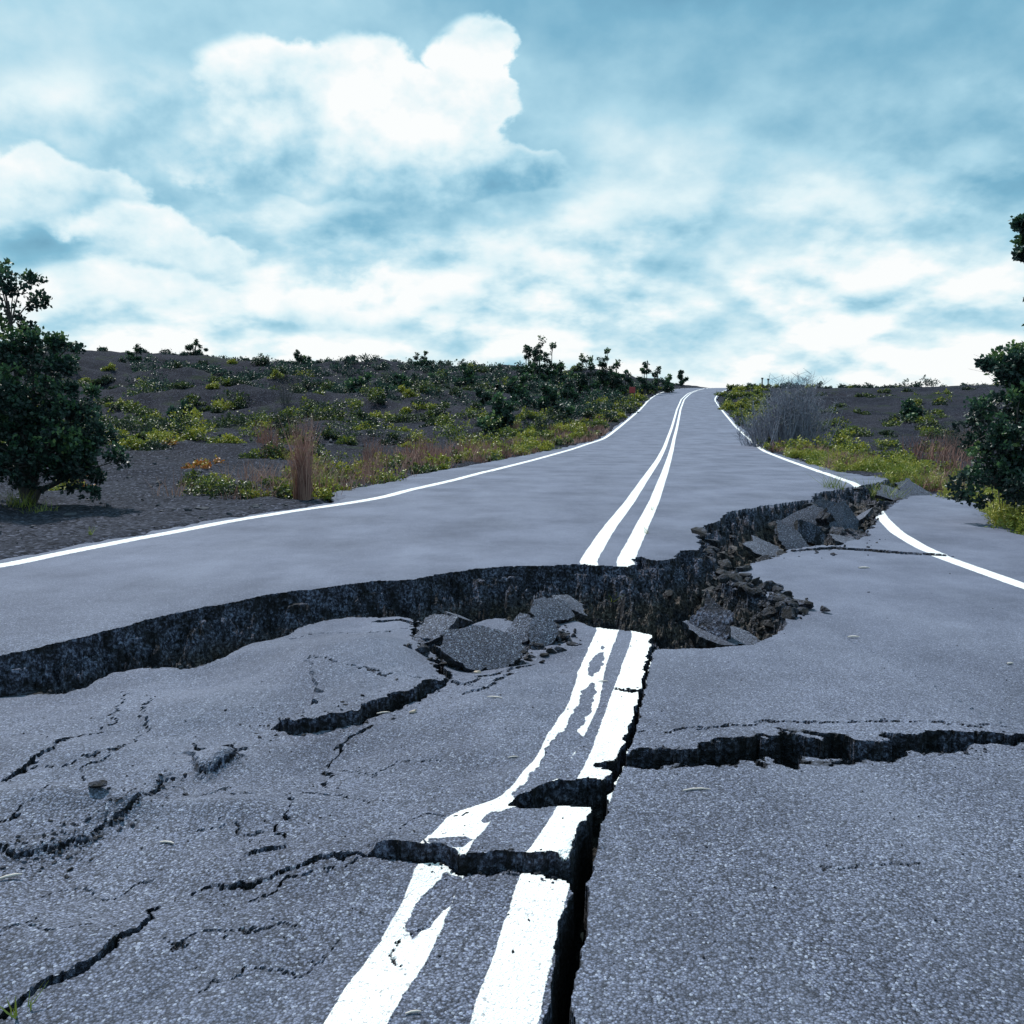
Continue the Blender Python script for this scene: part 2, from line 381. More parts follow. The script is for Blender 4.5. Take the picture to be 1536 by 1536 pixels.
def rubble_mat():
    m,t,b=newmat('broken_asphalt')
    pos=t.N('ShaderNodeTexCoord').outputs['Object']
    rc,n,n2=rubble_color(t,pos,.40);t.put(b.inputs['Base Color'],rc);b.inputs['Roughness'].default_value=.9
    t.put(b.inputs['Normal'],t.bump(n2,.8,.02));return m
M_RUB=rubble_mat()
def cinder():
    m,t,b=newmat('lava_cinder')
    pos=t.N('ShaderNodeTexCoord').outputs['Object']
    n=t.noise(pos,.12,5,.6);n2=t.noise(pos,.9,4,.65);n3=t.noise(pos,25,3,.7)
    v=t.vor(pos,28).outputs['Color'];sc=t.N('ShaderNodeSeparateColor');t.put(sc.inputs[0],v)
    sp_=t.N('ShaderNodeSeparateXYZ');t.put(sp_.inputs[0],pos)
    c=t.ramp(n,[(.35,(.006,.007,.012)),(.5,(.011,.012,.020)),(.62,(.017,.017,.024))])
    c=t.mix(t.mr(n2,.5,.7,0,.5),c,(.026,.028,.040))
    c=t.mix(t.mr(sp_.outputs[1],26,12,0,.55),c,(.040,.044,.060))
    g=t.M('MULTIPLY',t.mr(n3,.3,.7,.3,1.8),t.mr(sc.outputs[0],0,1,.4,1.6))
    c=t.mix(1.0,c,t.comb(g,g,g),'MULTIPLY')
    c=t.mix(t.mr(sc.outputs[1],.90,.95,0,.65),c,(.13,.14,.19))
    gn=t.noise(pos,.35,5,.7)
    c=t.mix(t.M('MULTIPLY',t.mr(gn,.56,.63,0,.5),t.mr(sp_.outputs[1],18,30)),c,(.022,.036,.014))
    t.put(b.inputs['Base Color'],c);b.inputs['Roughness'].default_value=1;b.inputs['Specular IOR Level'].default_value=.08
    hh=t.M('ADD',t.M('MULTIPLY',n3,.03),t.M('MULTIPLY',n2,.15))
    t.put(b.inputs['Normal'],t.bump(hh,.9,1.0));return m
M_GR=cinder()
def leafmat(name,cs,trans=.25,rough=.45):
    m,t,b=newmat(name)
    col=t.ramp(t.attr('tint'),cs)
    t.put(b.inputs['Base Color'],col);b.inputs['Roughness'].default_value=rough
    if trans:
        tr=t.N('ShaderNodeBsdfTranslucent');t.put(tr.inputs[0],col)
        mx=t.N('ShaderNodeMixShader');mx.inputs[0].default_value=trans
        t.l.new(b.outputs[0],mx.inputs[1]);t.l.new(tr.outputs[0],mx.inputs[2])
        t.l.new(mx.outputs[0],t.n['Material Output'].inputs[0])
    return m
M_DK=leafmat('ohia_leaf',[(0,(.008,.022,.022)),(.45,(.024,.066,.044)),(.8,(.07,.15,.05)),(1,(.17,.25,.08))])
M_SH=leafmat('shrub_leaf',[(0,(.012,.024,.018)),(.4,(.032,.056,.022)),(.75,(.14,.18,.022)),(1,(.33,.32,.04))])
M_YG=leafmat('fern_leaf',[(0,(.06,.10,.015)),(.5,(.17,.22,.03)),(1,(.36,.34,.06))])
M_DG=leafmat('dry_grass',[(0,(.10,.05,.045)),(.5,(.24,.12,.10)),(1,(.40,.25,.20))],.15,.8)
M_GY=leafmat('dead_twig',[(0,(.08,.085,.11)),(.5,(.17,.18,.23)),(1,(.30,.32,.39))],0,.8)
def simple(name,c,r=.7):
    m,t,b=newmat(name)
    pos=t.N('ShaderNodeTexCoord').outputs['Object'];n=t.noise(pos,14,3,.6)
    t.put(b.inputs['Base Color'],t.mix(n,tuple(q*.6 for q in c),tuple(q*1.35 for q in c)));b.inputs['Roughness'].default_value=r
    t.put(b.inputs['Normal'],t.bump(n,.4,.01));return m
M_BK=simple('bark',(.06,.055,.055));M_ROCK=simple('lava_rock',(.05,.053,.068),.95);M_RED=simple('sign_red',(.28,.035,.04));M_POST=simple('sign_post_wood',(.08,.06,.05))
M_STICK=simple('dry_stick',(.5,.45,.42));M_TAN=simple('tan_stone',(.42,.34,.28),.9)
# ---------------------------------------------------------------- road mesh
def rows(parts):
    r=[parts[0][0]]
    for (a,b,d) in parts:
        while r[-1]<b: r.append(r[-1]*(1+d))
    return np.array(r)
rr=rows([(1.9,10.5,.0017/Q),(10.5,26,.004/Q),(26,186,.010/Q)])
nc=int(1400*Q);aa=np.radians(np.linspace(-43,43,nc))
RX=rr[:,None]*np.sin(aa)[None,:];RY=rr[:,None]*np.cos(aa)[None,:]-1.0
shape=RX.shape
keepv=(RX>ev(LE,RY)-.5)&(RX<ev(RE,RY)+.5)&(RY<181)
x=RX[keepv];y=RY[keepv]
z,brk,paint,crk=surface(x,y)
edn=fbm(x*2.5,y*2.5,4,140)*.28
out=np.maximum(ev(LE,y)-x,x-ev(RE,y))+edn
z=z-np.clip(out+.12,0,1)*.35
idx=-np.ones(shape,int);idx[keepv]=np.arange(x.size)
fc=gridfaces(*shape);fi=idx.ravel()[fc]
om=np.full(x.size,False);om[out<0.06]=True
ok=(fi>=0).all(1);fi=fi[ok];fi=fi[om[fi].all(1)]
used=np.unique(fi);re=-np.ones(x.size,int);re[used]=np.arange(used.size)
mk('road',np.stack([x,y,z],1)[used],re[fi],[M_ROAD],{'paint':paint[used],'brk':brk[used],'crk':crk[used]},smooth=False)
print('road verts',used.size)
# ---------------------------------------------------------------- ground sheet
gr=rows([(.3,60,.014),(60,200,.010),(200,4500,.06)])
ga=np.radians(np.concatenate([np.arange(-180,-48,3),np.arange(-48,48,.16),np.arange(48,180.1,3)]))
GX=gr[:,None]*np.sin(ga);GY=gr[:,None]*np.cos(ga)-1.5
GZ=ground_h(GX,GY)
mk('ground',np.stack([GX,GY,GZ],-1).reshape(-1,3),gridfaces(*GX.shape)[:, ::-1],[M_GR],smooth=True)
def gz(x,y): return float(ground_h(np.array([x]),np.array([y]),True)[0])
def icos(sub=1):
    import bmesh
    bm=bmesh.new();bmesh.ops.create_icosphere(bm,subdivisions=sub,radius=1)
    V=np.array([v.co[:] for v in bm.verts]);Fc=np.array([[v.index for v in f.verts] for f in bm.faces]);bm.free();return V,Fc
IV,IF=icos(2)
def rocks(name,P,S,mat,flat=.6):
    Vs=[];Fs=[];o=0
    for p,s in zip(P,S):
        d=rng.normal(size=(9,3));d/=np.linalg.norm(d,axis=1)[:,None]
        V=IV.copy()
        for q in d:
            k=V@q;c=rng.uniform(.3,.7);V=V-np.clip(k-c,0,None)[:,None]*q
        V*=1+rng.normal(size=(len(V),1))*.035
        V*=np.array([1.25,rng.uniform(.6,1),rng.uniform(flat*.6,flat*1.2)])
        a=rng.uniform(0,6.28);c_,s_=math.cos(a),math.sin(a);a2=rng.normal()*.5;c2,s2=math.cos(a2),math.sin(a2)
        V=V@np.array([[1,0,0],[0,c2,s2],[0,-s2,c2]])@np.array([[c_,-s_,0],[s_,c_,0],[0,0,1]])*s+np.array(p)
        Vs.append(V);Fs.append(IF+o);o+=len(V)
    return mk(name,np.vstack(Vs),np.vstack(Fs),[mat])
def rub_pts(n,poly_px,spread,z0,smin,smax,lift=.2,pitonly=False):
    Pw=W(poly_px,z0);seg=rng.integers(0,len(Pw)-1,n);t=rng.random(n)[:,None]
    p=Pw[seg]*(1-t)+Pw[seg+1]*t+rng.normal(size=(n,2))*spread
    s=smin*(smax/smin)**(rng.random(n)**2.2)
    zz=surface(p[:,0],p[:,1])[0];k=surface.pit if pitonly else ~surface.far
    return np.c_[p,zz+s*lift][k],s[k]
A=[rub_pts(300,[(0,1010),(200,965),(400,925),(560,890),(700,880),(850,890)],.08,-.1,.010,.035),
   rub_pts(260,[(780,930),(830,960),(800,985),(700,1000),(650,990)],.08,-.05,.010,.05),
   rub_pts(90,[(790,915),(815,950),(835,965)],.05,-.05,.02,.06,.6),
   rub_pts(420,[(1090,880),(1130,900),(1165,925),(1120,935)],.12,-.05,.015,.08,.5),
   rub_pts(700,[(1060,870),(1150,830),(1220,800),(1300,775),(1370,745)],.33,-.1,.02,.15,.5,True),
   rub_pts(40,[(1180,835),(1250,822),(1310,810)],.15,-.0,.008,.03,.3),
   rub_pts(260,[(-20,1285),(60,1272),(120,1258),(200,1215),(250,1160)],.05,0,.003,.013),
   rub_pts(90,[(380,1080),(480,1080),(560,1065),(660,1020)],.08,0,.004,.014),
   rub_pts(60,[(640,1295),(760,1308),(870,1320)],.03,0,.003,.012),
   rub_pts(200,[(200,1100),(300,1180),(420,1250),(500,1150)],.35,0,.002,.007),
   rub_pts(150,[(930,1145),(1250,1140),(1500,1122)],.05,0,.004,.012)]
rocks('asphalt_rubble',np.vstack([a[0] for a in A]),np.concatenate([a[1] for a in A]),M_RUB,.8)
def one_rock(name,u,v,s,mat,z0=0,lift=.4):
    x,y=U(u,v,z0);z=float(surface(np.array([x]),np.array([y]))[0][0]);return rocks(name,[(x,y,z+s*lift)],[s],mat)
one_rock('loose_asphalt_chunk',145,1212,.035,M_RUB)
one_rock('tan_stone',884,1262,.026,M_TAN,0.03,.5).location.z=.02
def plate(u,v,z,size,tilt,rotz,th=.06,n=9,asp=.7):
    x,y=U(u,v,z)
    an=np.linspace(0,2*math.pi,n,endpoint=False)+rng.uniform(-.3,.3,n)
    rad=size*rng.uniform(.7,1.2,n)
    px=rad*np.cos(an);py=rad*np.sin(an)*asp
    O=[]
    for i in range(n):
        j=(i+1)%n
        for k in range(6):
            t=k/6;q=rng.normal(size=2)*size*.03*(k>0);O.append((px[i]*(1-t)+px[j]*t+q[0],py[i]*(1-t)+py[j]*t+q[1]))
    O=np.array(O);m=len(O)
    top=np.c_[O,np.zeros(m)];bot=np.c_[O*rng.uniform(.85,.98,(m,1)),-th*rng.uniform(.75,1.1,m)]
    ct=np.array([[0,0,.008]]);cb=np.array([[0,0,-th]])
    V=np.vstack([top,bot,ct,cb]);Fs=[];fm=[]
    for i in range(m):
        j=(i+1)%m
        Fs+= [(i,j,2*m),(j,i,m+i),(m+i,m+j,j),(m+j,m+i,2*m+1)];fm+=[0,1,1,1]
    cx,sx=math.cos(tilt[0]),math.sin(tilt[0]);cy,sy=math.cos(tilt[1]),math.sin(tilt[1]);cz,sz=math.cos(rotz),math.sin(rotz)
    Rm=np.array([[1,0,0],[0,cx,-sx],[0,sx,cx]])@np.array([[cy,0,sy],[0,1,0],[-sy,0,cy]])@np.array([[cz,-sz,0],[sz,cz,0],[0,0,1]])
    V=V@Rm.T+np.array([x,y,z])
    return mk('asphalt_plate',V,np.array(Fs),[M_SLAB,M_RUB],fmat=fm)
r_=math.radians
for a in [(728,968,.06,.27,(r_(34),r_(16)),.3,.08),(652,942,.05,.17,(r_(22),r_(-12)),.9,.07),(824,912,.06,.18,(r_(30),r_(25)),.5,.07),(812,952,.03,.14,(r_(50),r_(5)),1.2,.08),
          (855,905,.0,.16,(r_(12),r_(20)),2.0),(775,950,.02,.15,(r_(42),r_(-20)),.7,.07),(690,925,.02,.15,(r_(-12),r_(20)),1.7,.07),(1092,950,-.06,.30,(r_(8),r_(14)),.4),(1064,940,.0,.20,(r_(60),r_(-30)),1.4),
          (1200,785,-.02,.30,(r_(50),r_(-20)),.4),(1262,790,.0,.36,(r_(55),r_(18)),1.4,.14),(1150,825,-.05,.30,(r_(20),r_(12)),2.2),(1190,810,-.02,.28,(r_(45),r_(12)),2.2),(1235,765,.0,.28,(r_(60),r_(10)),.2),
          (1290,775,.04,.3,(r_(-15),r_(-35)),1.0),(1350,745,.0,.5,(r_(22),r_(15)),.1),(1375,738,.05,.4,(r_(35),r_(5)),2.1),(1275,812,-.01,.25,(r_(8),r_(5)),2.1),(1245,782,.05,.2,(r_(-20),r_(40)),.8,.1),(1215,798,.03,.2,(r_(65),r_(20)),2.6,.1)]:
    plate(*a)
# ---------------------------------------------------------------- vegetation
def unit(a): return a/np.maximum(np.linalg.norm(a,axis=-1,keepdims=True),1e-9)
def leaves(T,D,k,l,w,jit,tint0,tj=.3,spread=.9):
    N=len(T);T=np.repeat(T,k,0);D=np.repeat(D,k,0);n=N*k
    d=unit(D*.7+rng.normal(size=(n,3))*spread);base=T+rng.normal(size=(n,3))*jit
    s=unit(np.cross(d,rng.normal(size=(n,3))));nn=np.cross(s,d)
    L=(l*rng.uniform(.6,1.2,n))[:,None]
    Wd=L*w
    v0=base;v1=base+d*L*.5+s*Wd+nn*L*.08;v2=base+d*L;v3=base+d*L*.5-s*Wd+nn*L*.08
    V=np.stack([v0,v1,v2,v3],1).reshape(-1,3)
    t0=np.repeat(tint0,k) if not np.isscalar(tint0) else tint0
    ti=np.clip(t0+rng.normal(size=n)*tj,0,1)
    return V,np.repeat(ti,4)
def qf(n): return np.arange(n*4).reshape(-1,4)
def tube(P,R,k=5):
    P=np.asarray(P,float);Vs=[];Fs=[]
    for i in range(len(P)):
        d=unit(P[min(i+1,len(P)-1)]-P[max(i-1,0)]);a=unit(np.cross(d,[.3,.9,.1]));b=np.cross(d,a)
        an=np.linspace(0,2*math.pi,k,endpoint=False)
        Vs.append(P[i]+R[i]*(np.cos(an)[:,None]*a+np.sin(an)[:,None]*b))
    for i in range(len(P)-1):
        for j in range(k): Fs.append((i*k+j,i*k+(j+1)%k,(i+1)*k+(j+1)%k,(i+1)*k+j))
    return np.vstack(Vs),np.array(Fs)
def tubes(name,L,mat,parent=None,attrs=None):
    Vs=[];Fs=[];o=0
    for P,R in L:
        v,f=tube(P,R);Vs.append(v);Fs.append(f+o);o+=len(v)
    V=np.vstack(Vs)
    return mk(name,V,np.vstack(Fs),[mat],{'tint':rng.random(len(V))},smooth=True,parent=parent)
def tree(name,base,blobs,leaf=.05,k=13,mat=M_DK,tr=.06,shiftx=0.0,dens=1.0):
    e=bpy.data.objects.new(name,None);scene.collection.objects.link(e)
    base=np.array(base,float);T=[];D=[];TI=[];br=[]
    for (dx,dy,dz,rx,ry,rz,n) in blobs:
        n=int(n*dens);dx=dx+shiftx
        c=base+np.array([dx,dy,dz]);sc=np.array([rx,ry,rz])
        m=max(4,n//16);cq=unit(rng.normal(size=(m,3)))*(rng.random(m)**.4)[:,None]*sc*1.02
        ci=rng.integers(0,m,n);cs=rng.uniform(.5,1.2,m)*.24*min(1.0,1.6*max(sc)+.2)*(max(sc)/.6)**.5
        q=unit(rng.normal(size=(n,3)))
        p=cq[ci]+q*(rng.random(n)**.5*cs[ci])[:,None]*np.array([1,1,.8])
        kq=(p[:,2]+c[2])>base[2]+.02;p=p[kq];q=q[kq]
        ct=rng.normal(size=m)*.16
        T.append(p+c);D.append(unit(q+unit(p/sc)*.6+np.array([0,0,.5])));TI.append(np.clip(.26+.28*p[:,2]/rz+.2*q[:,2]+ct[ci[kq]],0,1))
        st=base+np.array([dx*.15,dy*.15,min(dz*.3,.5)])
        mid=(st+c)/2+rng.normal(size=3)*.08
        br.append(([base-[0,0,.1],st,mid,c],[tr,tr*.8,tr*.5,tr*.2]))
        for t_ in cq:
            m2=c+t_*.5+rng.normal(size=3)*.04
            br.append(([c-(c-mid)*.3,m2,c+t_],[tr*.2,tr*.12,.004]))
    T=np.vstack(T);D=np.vstack(D);TI=np.concatenate(TI)
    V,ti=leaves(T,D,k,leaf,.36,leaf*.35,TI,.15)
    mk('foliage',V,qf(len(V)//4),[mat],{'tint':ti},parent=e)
    tubes('trunk_and_limbs',br,M_BK,parent=e);return e
bx,by=XW(44,11.8,.1),11.8
tree('ohia_tree',(bx,by,gz(bx,by)),[(-.12,0,2.70,.36,.36,.48,130),(-.35,.1,2.05,.75,.6,.5,260),(.22,-.1,1.9,.52,.5,.44,180),(.52,0,2.12,.26,.22,.12,30),(.0,-.1,1.4,.88,.7,.5,320),(.68,-.1,1.05,.52,.5,.5,240),(.3,-.3,.6,.98,.6,.48,360),(-.8,0,.95,.8,.7,.85,260),(1.0,-.2,.5,.42,.4,.42,170),(-.7,-.1,2.5,.5,.4,.4,110),(.85,-.1,1.35,.3,.25,.25,60),(.15,-.2,1.0,.6,.4,.4,160)],leaf=.062,dens=1.2)
bx,by=XW(1615,10.8,0),10.8
tree('ohia_tree',(bx,by,gz(bx,by)),[(-.1,0,1.8,.6,.5,.45,280),(-.42,-.1,1.25,.5,.5,.4,260),(-.45,-.1,.62,.5,.5,.38,260),(.1,-.1,.8,.8,.6,.6,260),(.1,0,2.4,.45,.3,.4,120),(-.28,0,1.95,.4,.3,.26,120),(-.50,0,2.0,.22,.2,.14,34),(.3,0,3.4,.4,.35,.3,90),(-.26,.0,3.66,.2,.16,.2,70),(-.16,0,3.40,.2,.12,.14,50),(-.12,0,2.85,.2,.2,.28,50)],leaf=.062,shiftx=-.573,dens=1.2)
def shrub_cloud(items,name,mat,leafbase=.05,kk=6,tj=.2,w=.4):
    Vs=[];Ts=[]
    for (x,y,rx,h,tint,n) in items:
        z=gz(x,y)
        m=max(3,n//10);cq=unit(rng.normal(size=(m,3)));cq[:,2]=np.abs(cq[:,2])*1.1-.05;cq*=(rng.random(m)**.4)[:,None]
        ci=rng.integers(0,m,n);q=unit(rng.normal(size=(n,3)))
        pn=cq[ci]+q*(rng.random(n)**.5)[:,None]*.38
        p=pn*np.array([rx,rx,h]);p[:,2]=np.abs(p[:,2])
        T=p+np.array([x,y,z-.03]);D=unit(q+np.array([0,0,.5]))
        lf=leafbase*max(1,y/16)**.75
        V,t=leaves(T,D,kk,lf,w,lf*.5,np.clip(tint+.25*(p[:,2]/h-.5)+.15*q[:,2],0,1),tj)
        Vs.append(V);Ts.append(t)
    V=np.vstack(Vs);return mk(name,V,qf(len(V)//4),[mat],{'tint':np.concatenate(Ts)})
def outside(x,y,m=.4): return (x<float(ev(LE,np.array(y)))-m) or (x>float(ev(RE,np.array(y)))+m)
items=[]
cnt=0
while cnt<430:
    y=15*(130/15)**rng.random();u=rng.uniform(-150,1000)
    x=XW(u,y,.5)
    if not x<float(ev(LE,np.array(y)))-.5: continue
    dn=fbm(np.array([x/8.]),np.array([y/10.]),2,200)[0]
    if dn<.04 and rng.random()<.82: continue
    if y<21 and rng.random()<.65: continue
    if y>85 and rng.random()<.6: continue
    s=rng.uniform(.18,.42)*(1 if y<30 else 1.7 if y<70 else 2.2)*(1.6 if rng.random()<.14 else 1)
    items.append((x,y,s*rng.uniform(.9,1.5),s*rng.uniform(.7,1.2),rng.choice([.1,.3,.5,.75,.9],p=[.32,.26,.17,.15,.10]),int(80+80*rng.random())));cnt+=1
for i in range(200):
    y=13*(120/13)**rng.random();x=float(ev(LE,np.array(y)))-rng.uniform(.1,2.3)*(1 if y<40 else 1.8)
    s=rng.uniform(.1,.3)*(1 if y<30 else 1.6);items.append((x,y,s*1.4,s,rng.uniform(.3,.95),80))
for i in range(150):
    y=19*(140/19)**rng.random();x=float(ev(RE,np.array(y)))+rng.uniform(.1,3)*(1 if y<40 else 1.8)
    s=rng.uniform(.12,.32)*(1 if y<30 else 1.6);items.append((x,y,s*1.4,s,rng.uniform(.3,.9),80))
for i in range(130):
    y=25*(150/25)**rng.random();u=rng.uniform(1100,1800);x=XW(u,y,.5)
    if not x>float(ev(RE,np.array(y)))+1: continue
    s=rng.uniform(.2,.45)*(1 if y<50 else 1.8);items.append((x,y,s*1.5,s*.8,rng.uniform(.1,.7),70))
shrub_cloud(items,'shrubs',M_SH)
def far_tree(name,u,y,h,wd,n=260):
    x=XW(u,y,3);z=gz(x,y)
    bl=[(rng.normal()*wd*.25,rng.normal()*wd*.2,h*f,wd*(1.05-f)*rng.uniform(.7,1.1),wd*(1.05-f),h*.2,int(n*(1.15-f)/2)) for f in (.15,.32,.5,.68,.85)]
    return tree(name,(x,y,z),bl,leaf=.22,k=7,tr=.12)
for u,y,h,wd in [(788,92,4.8,1.5),(800,91,5.2,1.6),(812,93,5.6,1.6),(824,94,4.8,1.4),(836,96,3.0,1.5),(870,97,3.8,1.2),(884,96,4.2,1.5),(898,97,4.8,1.6),(910,97,5.0,1.5),(922,98,4.2,1.3),(938,99,2.8,1.5),(968,105,4.2,1.0),(985,108,3.4,1.6),(1000,110,2.4,1.4),(1022,140,2.8,.9),(545,70,1.9,1.6),(735,62,2.4,1.2),(775,60,2.2,1.3),(830,58,2.1,1.3),(850,75,2.6,1.5),(600,85,1.8,1.8),(660,88,1.9,1.8),(700,84,2.4,1.5),(745,45,1.8,1.0),(270,40,1.2,.9),(205,120,2.5,1.6),(295,135,2.2,1.8),(450,138,1.8,1.6),(525,140,1.8,1.4),(635,138,2.2,1.5),(1360,60,1.5,1.2)]:
    far_tree('ohia_tree',u,y,h,wd,190)
it=[]
for i in range(180):
    u=rng.choice([rng.uniform(90,760),rng.uniform(1100,1560)],p=[.65,.35]);y=rng.uniform(132,152);s=rng.uniform(.25,.75)*(2.0 if rng.random()<.15 else 1)
    it.append((XW(u,y,7),y,s*1.4,s,.12,40))
for i in range(560):
    u=rng.uniform(200,980);y=rng.uniform(58,125);s=rng.uniform(.5,1.4)
    x=XW(u,y,3)
    if outside(x,y,2) and fbm(np.array([x/9]),np.array([y/9]),2,77)[0]>-.05: it.append((x,y,s*1.7,s,.1,60))
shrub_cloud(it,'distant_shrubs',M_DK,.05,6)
it=[]
for i in range(120):
    v=rng.uniform(692,805);x0,y0=U(1500,v,0);x=float(ev(RE,np.array(y0)))+abs(rng.normal())*1.0+.05
    s=rng.uniform(.12,.3);it.append((x,y0,s*1.5,s*1.1,rng.uniform(.2,.9),130))
shrub_cloud(it,'fern_clumps',M_YG,.06,6,w=.16)
def blades(name,items,mat,w=.006):
    Vs=[];Ts=[]
    for (x,y,r,h,n,tint,lean) in items:
        z=gz(x,y) if outside(x,y,-.1) else float(surface(np.array([x]),np.array([y]))[0][0])
        a=rng.uniform(0,6.28,n);rd=r*np.sqrt(rng.random(n));b=np.c_[x+rd*np.cos(a),y+rd*np.sin(a),np.full(n,z-.02)]
        H_=h*rng.uniform(.35,1.05,n);d=np.c_[rng.normal(size=(n,2))*lean,np.ones(n)]*H_[:,None]
        s=np.c_[np.cos(a+1),np.sin(a+1),np.zeros(n)]*w*max(1,y/10)
        bend=np.c_[rng.normal(size=(n,2))*h*.12,np.zeros(n)]
        m=b+d*.55;t=b+d+bend
        V=np.stack([b-s,b+s,m+s*.8,m-s*.8, m-s*.8,m+s*.8,t+s*.15,t-s*.15],1).reshape(-1,3)
        Vs.append(V);Ts.append(np.repeat(np.clip(tint+rng.normal(size=n)*.22,0,1),8))
    V=np.vstack(Vs);return mk(name,V,qf(len(V)//4),[mat],{'tint':np.concatenate(Ts)})
gx,gy=U(455,752,.1);blades('tall_dry_grass',[(gx,gy,.14,1.25,280,.7,.07)],M_DG,.004)
gi=[]
for i in range(150):
    y=13*(60/13)**rng.random();x=float(ev(LE,np.array(y)))-rng.uniform(.1,2.6);gi.append((x,y,.3,rng.uniform(.25,.6),30,rng.uniform(.3,1),.28))
for u,v in [(640,690),(625,700),(410,700),(400,690),(560,700),(700,690),(770,665),(190,600),(180,605)]:
    x,y=U(u,v,.1);gi.append((x,y,.3,.8,80,.5,.16))
for u,v in [(1450,700),(1430,690),(1460,670),(1410,705),(1380,700),(1440,720)]:
    x,y=U(u,v,.0);gi.append((x,y,.5,.8,70,.45,.25))
for i in range(80):
    y=9*(45/9)**rng.random();x=float(ev(RE,np.array(y)))+rng.uniform(.05,1.6);gi.append((x,y,.22,rng.uniform(.2,.45),50,rng.uniform(.4,1),.3))
blades('dry_grass',gi,M_DG,.0035)
g2=[]
for u,v,z,h,n in [(970,800,.15,.10,10),(978,765,.15,.08,10),(915,898,-.1,.12,10),(30,1515,0,.08,8),(135,808,.1,.12,14),(490,738,.1,.35,90),(480,730,.1,.4,90),(1330,745,0,.4,90),(1310,735,.05,.35,70),(1250,740,.05,.3,60),(30,765,.1,.3,90),(60,770,.1,.2,50),(710,735,.15,.05,8)]:
    x,y=U(u,v,z);g2.append((x,y,.02 if h<.15 else .2,h,n,.45,.5))
blades('green_grass_tufts',g2,M_YG,.003)
it=[]
for u,v in [(130,722),(315,712),(255,692),(120,730),(300,716)]:
    x,y=U(u,v,.1);it.append((x,y,.25,.14,.6,60))
M_OR=leafmat('russet_leaf',[(0,(.18,.05,.02)),(.6,(.38,.14,.03)),(1,(.3,.3,.05))])
shrub_cloud(it,'russet_plants',M_OR,.05)
L=[]
def deadbush(u,y,h,wd,n,th=.018,lean=1.0):
    x=XW(u,y,.2);z=gz(x,y)
    for i in range(n):
        a=rng.uniform(0,6.28);k=rng.random()**.7*wd*lean
        p0=np.array([x+rng.normal()*wd*.3,y+rng.normal()*.3,z-.1]);tip=p0+np.array([math.cos(a)*k,math.sin(a)*k,h*rng.uniform(.45,1)])
        m=(p0+tip)/2+rng.normal(size=3)*.12
        L.append(([p0,m,tip],[th,th*.65,th*.2]))
        for j in range(6):
            q=m+(tip-m)*rng.random();L.append(([q,q+np.array([rng.normal()*.22,rng.normal()*.2,rng.uniform(.1,.3)])],[th*.5,th*.15]))
for u,y,h,wd,n in [(1150,35,2.3,.8,90),(1175,34,2.9,.9,120),(1200,34,3.0,.9,110),(1135,36,1.8,.7,60),(1215,35,2.2,.8,60)]: deadbush(u,y,h,wd,n,.015)
tubes('dead_shrub',L,M_GY)
L=[];deadbush(1528,11.2,2.6,.22,12,.006,1.0)
tubes('bare_twigs',L,M_BK)
L=[];deadbush(430,60,2.2,.8,30);deadbush(1440,24,1.1,1.0,50,.01);tubes('bare_bush',L,M_BK)
P=[];S=[]
for i in range(2600):
    y=8*(60/8)**rng.random();u=rng.uniform(-250,900) if rng.random()<.75 else rng.uniform(1200,1800);x=XW(u,y,.2)
    if not outside(x,y,.2): continue
    s=.010*(9)**(rng.random()**3)*(1 if y<25 else 1.8);P.append((x,y,gz(x,y)+s*.15));S.append(s)
rocks('lava_rocks',P,S,M_ROCK,.8)
def box(cx,cy,cz,sx,sy,sz):
    V=np.array([[a*sx,b*sy,c*sz] for a in (-1,1) for b in (-1,1) for c in (-1,1)])/2+[cx,cy,cz]
    Fq=np.array([[0,1,3,2],[4,6,7,5],[0,4,5,1],[2,3,7,6],[0,2,6,4],[1,5,7,3]]);return V,Fq
def boxes(name,L,mat,parent):
    Vs=[];Fs=[];o=0
    for b in L:
        v,f=box(*b);Vs.append(v);Fs.append(f+o);o+=8
    ob=mk(name,np.vstack(Vs),np.vstack(Fs),[mat],parent=parent);m=ob.modifiers.new('bevel','BEVEL');m.width=.01;return ob
x=XW(948,88,3);y=88;z=gz(x,y);e=bpy.data.objects.new('roadside_sign',None);scene.collection.objects.link(e)
boxes('posts',[(x-.22,y,z+.8,.09,.09,1.8),(x+.22,y,z+.8,.09,.09,1.8)],M_POST,e);boxes('panel',[(x,y-.07,z+1.35,.6,.04,.6)],M_RED,e)
for u in (1143,1152):
    x=XW(u,128,6);z=gz(x,128);e=bpy.data.objects.new('marker_post',None);scene.collection.objects.link(e)
    boxes('post',[(x,128,z+.7,.16,.12,1.7)],M_POST,e);boxes('cap',[(x,128,z+1.6,.3,.14,.22)],M_POST,e)
def stick(u,v,l,ang,r=.003,z0=0):
    x,y=U(u,v,z0);d=np.array([math.cos(ang),math.sin(ang)])*l/2
    pts=[]
    for t in (-1,-.3,.4,1):
        q=np.array([x,y])+d*t;zz=float(surface(q[:1],q[1:])[0][0]);pts.append([q[0],q[1]+(.1*l if abs(t)<.5 else 0),zz+r*1.2])
    zz=max(p[2] for p in pts)
    return ([[p[0],p[1],zz] for p in pts],[r*.6,r,r,r*.4])
tubes('dry_sticks',[stick(1045,1190,.10,.1,.004),stick(742,1057,.07,-.2,.004),stick(250,1257,.05,-.2,.004),stick(12,1305,.07,.5,.005),stick(575,1065,.06,.3,.004),stick(1280,960,.07,0,.006),stick(1296,853,.1,0,.008),stick(770,1138,.04,.2,.003),stick(620,1528,.035,.2,.003),stick(1515,998,.04,.2,.006),stick(905,1025,.05,0,.004)],M_STICK)
